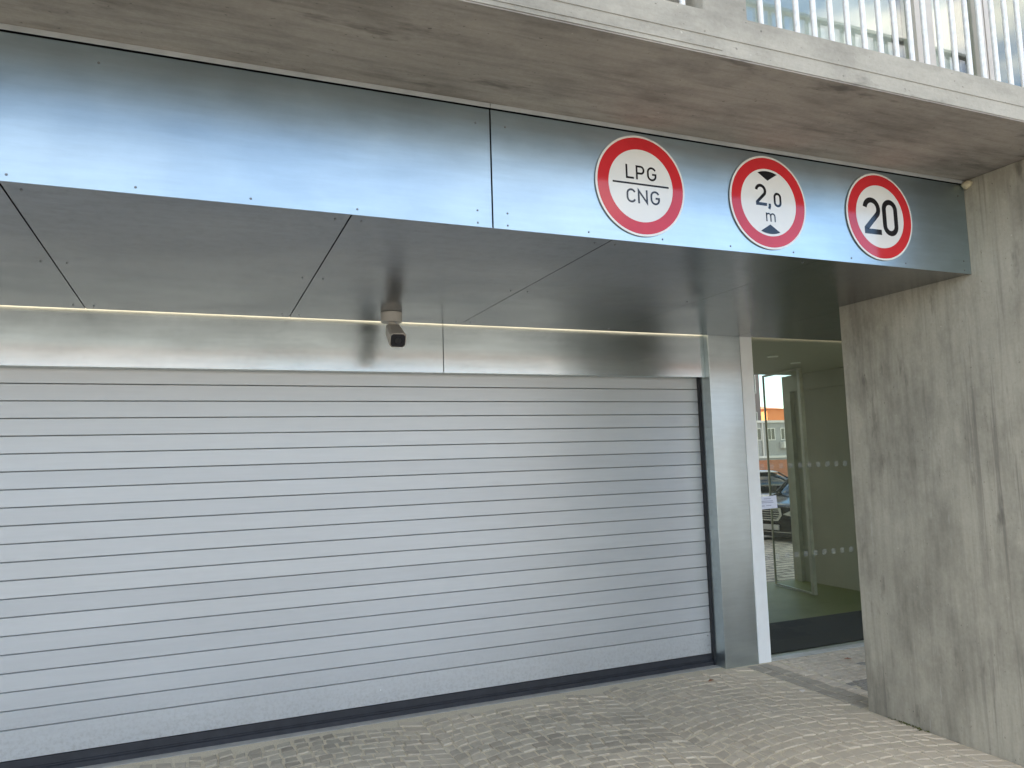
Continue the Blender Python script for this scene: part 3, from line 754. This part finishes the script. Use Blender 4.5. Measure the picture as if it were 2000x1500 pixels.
# ------------------------------------------------------------------ cars seen through the lobby
def loft(stations, prof):
    """stations: list of dicts; prof(st) -> half section [(y,z)...] from bottom to top centre"""
    m_ = MB(); n = None
    for st in stations:
        h = prof(st); full = [(y_, z_) for y_, z_ in h] + [(-y_, z_) for y_, z_ in reversed(h[:-1])]
        n = len(full); m_.v += [(st[0], y_, z_) for y_, z_ in full]
    for i in range(len(stations)-1):
        for k in range(n-1):
            m_.f.append((i*n+k, i*n+k+1, (i+1)*n+k+1, (i+1)*n+k))
        m_.f.append((i*n+n-1, i*n, (i+1)*n, (i+1)*n+n-1))
    e = (len(stations)-1)*n
    m_.f += [tuple(range(n)), tuple(range(e+n-1, e-1, -1))]
    return m_
def car(name, label, pos, heading, Lc, Wc, Hc, paint, hood=.70, belt=.80, cabin=(.26, .40, .74, .93), nose=.62, grp=None, plain=False, glassy=True):
    """front points along local -X; heading = direction (angle) of the car's rear axis"""
    t = thing(name, label, 'car', pos, grp); t.rotation_euler = (0, 0, heading)
    hw = Wc/2
    off = ABS[t.name]
    def loc(m_): m_.v = [tuple(Vector(v)+off) for v in m_.v]; return m_
    st = [(0.0, hw*.78, .20, nose-.02), (.06, hw*.90, .15, nose+.02), (.25, hw*.97, .13, hood-.04), (Lc*.12, hw, .13, hood), (Lc*.25, hw, .13, belt), (Lc*.5, hw, .14, belt+.02), (Lc*.75, hw, .14, belt+.05), (Lc*.93, hw*.96, .16, belt+.05), (Lc*.985, hw*.9, .2, belt+.01), (Lc, hw*.82, .28, belt-.1)]
    def pr(s_):
        _, w_, zl, zt = s_
        return [(w_*.80, zl), (w_*.97, zl+.06), (w_, zl+.22), (w_, zt-.20), (w_*.96, zt-.06), (w_*.80, zt), (w_*.4, zt+.025), (0, zt+.032)]
    b = mesh_obj('body', loc(loft(st, pr)), paint, t, smooth=True)
    c0_, c1_, c2_, c3_ = [Lc*k for k in cabin]
    gs = [(c0_, hw*.80, belt-.02, belt+.0), (c0_+(c1_-c0_)*.5, hw*.86, belt-.02, belt+(Hc-belt)*.55), (c1_, hw*.90, belt-.02, Hc-.06), (c1_+.25, hw*.90, belt-.02, Hc-.035), (c2_, hw*.89, belt, Hc-.05), ((c2_+c3_)/2, hw*.86, belt, belt+(Hc-belt)*.6), (c3_, hw*.80, belt, belt+.02)]
    def gp(s_):
        _, w_, zl, zt = s_; k = (zt-zl)
        return [(w_, zl), (w_-.04*k/.5, zl+k*.5), (w_-.13*k/.5, zl+k*.9), (w_*.55, zl+k), (0, zl+k+.012)]
    mesh_obj('glasshouse', loc(loft(gs, gp)), 'car_glass', t, smooth=True)
    rs = [(c1_-.06, hw*.74, Hc-.085, Hc-.055), (c1_+.02, hw*.79, Hc-.075, Hc-.03), (c1_+.3, hw*.80, Hc-.065, Hc-.008), ((c1_+c2_)/2, hw*.80, Hc-.06, Hc), (c2_, hw*.79, Hc-.075, Hc-.025), (c2_+.08, hw*.74, Hc-.10, Hc-.06)]
    mesh_obj('roof', loc(loft(rs, lambda s_: [(s_[1], s_[2]), (s_[1]*.97, (s_[2]+s_[3])/2), (s_[1]*.8, s_[3]-.006), (0, s_[3])])), paint, t, smooth=True)
    for sy in (1, -1):
        for fr_ in (.18, .80):
            x = Lc*fr_; y_ = sy*(hw-.06)
            wh = mesh_obj('wheel', loc(MB().cyl((x, y_-.09*sy, .29), (x, y_+.085*sy, .29), .29, n=24)), 'tyre', t)
            mesh_obj('rim', loc(MB().cyl((x, y_+.086*sy, .29), (x, y_+.092*sy, .29), .20, .17, 16)), 'rim', wh)
        # pillars
        for xa, xb in ((c0_+.02, c1_), ((c1_+c2_)/2, (c1_+c2_)/2-.02)):
            p0 = (xa, sy*hw*.87, belt) if xa != xb else 0
            za = belt if xa < c1_ else belt
            mesh_obj('pillar', loc(MB().cyl((xa, sy*(hw*.875), belt+.02), (xb, sy*(hw*.80), Hc-.07), .022, .018, 8)), 'guide', t)
        mesh_obj('mirror', loc(MB().box(c0_+.22, c0_+.36, sy*(hw+.09)-.07, sy*(hw+.09)+.07, belt+.02, belt+.14)), 'guide' , t, bev=.02)
        # headlamp
        hl = MB(); ys_ = [(hw*.40, nose-.12), (hw*.62, nose-.155), (hw*.90, nose-.13), (hw*.93, nose-.03), (hw*.66, nose-.02)]
        bx_ = [-.012, .0, .07, .10, .012]
        for dx in (0, .06):
            for (y_, z_), xx in zip(ys_, bx_): hl.v.append((xx+dx-.01, sy*y_, z_))
        hl.f = [(0, 1, 2, 3, 4), (9, 8, 7, 6, 5)] + [((i+1) % 5, i, 5+i, 5+(i+1) % 5) for i in range(5)]
        mesh_obj('headlight', loc(hl), 'lamp', t)
    if not plain:
        gw = .33; z0, z1 = nose-.24, nose-.01
        g_ = mesh_obj('grille', loc(MB().box(-.018, .05, -gw*.86, gw*.86, z0+.012, z1-.015)), 'guide', t)
        fr2 = MB(); pts = [(-gw*.74, z0), (gw*.74, z0), (gw, z0+.10), (gw*.93, z1), (-gw*.93, z1), (-gw, z0+.10)]
        n = len(pts); o_ = len(fr2.v)
        for xx in (-.035, .02):
            for k in (1.0, .84):
                for (y_, z_) in pts: fr2.v.append((xx, y_*k, (z0+z1)/2+(z_-(z0+z1)/2)*(k if k == 1 else .78)))
        for i in range(n):
            j = (i+1) % n
            fr2.f += [(i, j, n+j, n+i), (2*n+i, 2*n+j, j, i), (n+i, n+j, 3*n+j, 3*n+i), (3*n+i, 3*n+j, 2*n+j, 2*n+i)]
        mesh_obj('grille_frame', loc(fr2), 'chrome', g_)
        for i in range(4):
            z_ = z0+.045+i*.042
            mesh_obj('grille_bar', loc(MB().box(-.030, -.012, -gw*.80, gw*.80, z_, z_+.012)), 'chrome', g_)
        mesh_obj('number_plate', loc(MB().box(-.03, .02, -.235, .235, .215, .31)), 'plate', t, bev=.004)
        mesh_obj('bumper_trim', loc(MB().box(-.012, .05, -hw*.8, hw*.8, .175, .187)), 'chrome', t)
        for sy in (1, -1):
            mesh_obj('bumper_trim', loc(MB().box(.0, .08, sy*hw*.62-.18, sy*hw*.62+.18, .235, .247)), 'chrome', t)
        mesh_obj('bumper_intake', loc(MB().box(-.008, .06, -hw*.8, hw*.8, .10, .17)), 'guide', t)
    return t
car('parked_car', 'black sedan with chrome framed grille parked behind the lobby', (9.66, 11.15, -.02), R(10), 4.6, 1.70, 1.33, 'car_black')
car('parked_car', 'silver people carrier parked side-on behind the black sedan', (14.55, 15.3, gz(15.3)), R(182), 4.3, 1.64, 1.46, 'car_silver', hood=.84, belt=.92, nose=.68, cabin=(.16, .36, .92, .99), plain=True)
car('parked_car', 'white hatchback parked beyond the silver people carrier', (18.6, 19.6, gz(19.6)), R(185), 3.8, 1.6, 1.34, 'car_white', plain=True)

# ------------------------------------------------------------------ houses
def house(name, label, x0, x1, y0, y1, z0, z1, wall_m, base=None, wins=(), roof=None, rotz=0, trimz=()):
    cx, cy = (x0+x1)/2, (y0+y1)/2
    t = thing(name, label, 'building', (cx, cy, z0)); t.rotation_euler = (0, 0, rotz)
    mesh_obj('wall', MB().box(x0, x1, y0, y1, z0-.5, z1), wall_m, t)
    for (a, b_, za, zb, face) in wins:
        if face == 'y':
            fr_ = MB(); e = .07
            fr_.box(a-e, a, y0-.05, y0+.05, za-e, zb+e); fr_.box(b_, b_+e, y0-.05, y0+.05, za-e, zb+e)
            fr_.box(a, b_, y0-.05, y0+.05, za-e, za); fr_.box(a, b_, y0-.05, y0+.05, zb, zb+e)
            fr_.box((a+b_)/2-.025, (a+b_)/2+.025, y0-.04, y0+.04, za, zb)
            o = mesh_obj('window', fr_, 'trim', t); mesh_obj('pane', MB().box(a, b_, y0-.015, y0+.03, za, zb), 'win_dark', o)
        elif face == 'Y':
            fr_ = MB(); e = .07
            fr_.box(a-e, a, y1-.05, y1+.05, za-e, zb+e); fr_.box(b_, b_+e, y1-.05, y1+.05, za-e, zb+e)
            fr_.box(a, b_, y1-.05, y1+.05, za-e, za); fr_.box(a, b_, y1-.05, y1+.05, zb, zb+e)
            o = mesh_obj('window', fr_, 'trim', t); mesh_obj('pane', MB().box(a, b_, y1-.03, y1+.015, za, zb), 'win_dark', o)
        else:
            fr_ = MB().box(x0-.04, x0+.03, a-.07, b_+.07, za-.07, zb+.07)
            o = mesh_obj('window', fr_, 'trim', t); mesh_obj('pane', MB().box(x0-.06, x0, a, b_, za, zb), 'win_dark', o)
    for za, zb, m_ in trimz:
        mesh_obj('cornice', MB().box(x0-.12, x1+.12, y0-.12, y1+.12, za, zb), m_, t)
    if roof:
        hgt, m_ = roof
        rf = MB(); e = .4
        rf.v = [(x0-e, y0-e, z1), (x1+e, y0-e, z1), (x1+e, y1+e, z1), (x0-e, y1+e, z1), (x0+(x1-x0)*.1, cy, z1+hgt), (x1-(x1-x0)*.1, cy, z1+hgt)]
        rf.f = [(0, 1, 5, 4), (2, 3, 4, 5), (1, 2, 5), (3, 0, 4), (3, 2, 1, 0)]
        mesh_obj('roof', rf, m_, t)
    return t
wn = []
for i in range(10):
    xa = 34.3+i*1.28; wn.append((xa, xa+.62, 2.53, 3.32, 'y'))
gb = house('office_block', 'low grey office block with an orange brick ground floor and air conditioner', 30, 48, 45, 54, -1.55, 3.78, 'facade_grey', wins=wn, trimz=((3.78, 3.95, 'trim'), (1.15, 1.32, 'trim')))
mesh_obj('brick_front', MB().box(29.95, 48.05, 44.9, 45, -2, 1.0), 'brick', gb)
mesh_obj('air_conditioner', MB().box(40.55, 41.45, 44.6, 44.98, 1.85, 2.35), 'trim', gb, bev=.03)
for x in (38.35, 38.9): mesh_obj('drainpipe', MB().cyl((x, 44.93, 1.3), (x, 44.93, 3.75), .06, n=8), 'trim', gb)
house('brown_block', 'tall brown apartment block beyond the office block', 38, 51.9, 60, 74, -1.55, 22, 'facade_brown', wins=[(49.6+k*1.1, 50.25+k*1.1, za, za+2.1, 'y') for k in range(2) for za in (3.4, 7.5, 11.5, 15.5)])
house('orange_house', 'sunlit orange house with a pale gable standing far behind', 84.5, 89.5, 98, 112, -1.55, 8.6, 'facade_orange', wins=[(100+k*3, 101+k*3, za, za+1.2, 'x') for k in range(3) for za in (3, 6)], roof=(1.0, 'roof_tile'), rotz=R(10))
house('yellow_house', 'sunlit yellow house beside the orange house', 90.2, 96, 99, 110, -1.55, 7.9, 'facade_yellow', wins=[(101+k*3, 102+k*3, za, za+1.2, 'x') for k in range(3) for za in (3, 6)], rotz=R(10), roof=(.8, 'roof_tile'))
# houses across the street, behind the photographer
xx = -58; hk = 0
cols = ['pale cream', 'grey', 'brown', 'ochre']
for wdt, hgt, m_, lab in ((22, 7.4, 'facade_pale', 'cream rendered house across the street with a tiled roof'), (18, 6.2, 'facade_grey', 'grey rendered house across the street with a tiled roof'),
                     (24, 7.0, 'facade_pale2', 'off-white rendered house across the street with a tiled roof'), (26, 6.4, 'facade_pale', 'long cream house at the far end across the street'), (30, 7.4, 'facade_brown', 'brown house across the street beyond the cream ones')):
    ws = [(xx+1.5+k*2.6, xx+2.6+k*2.6, za, za+1.5, 'Y') for k in range(int((wdt-3)/2.6)) for za in (.9, 4.0)]
    house('street_house', lab, xx, xx+wdt-.6, -62, -50, 0, hgt, m_, wins=ws, roof=(1.8, 'roof_tile')); xx += wdt
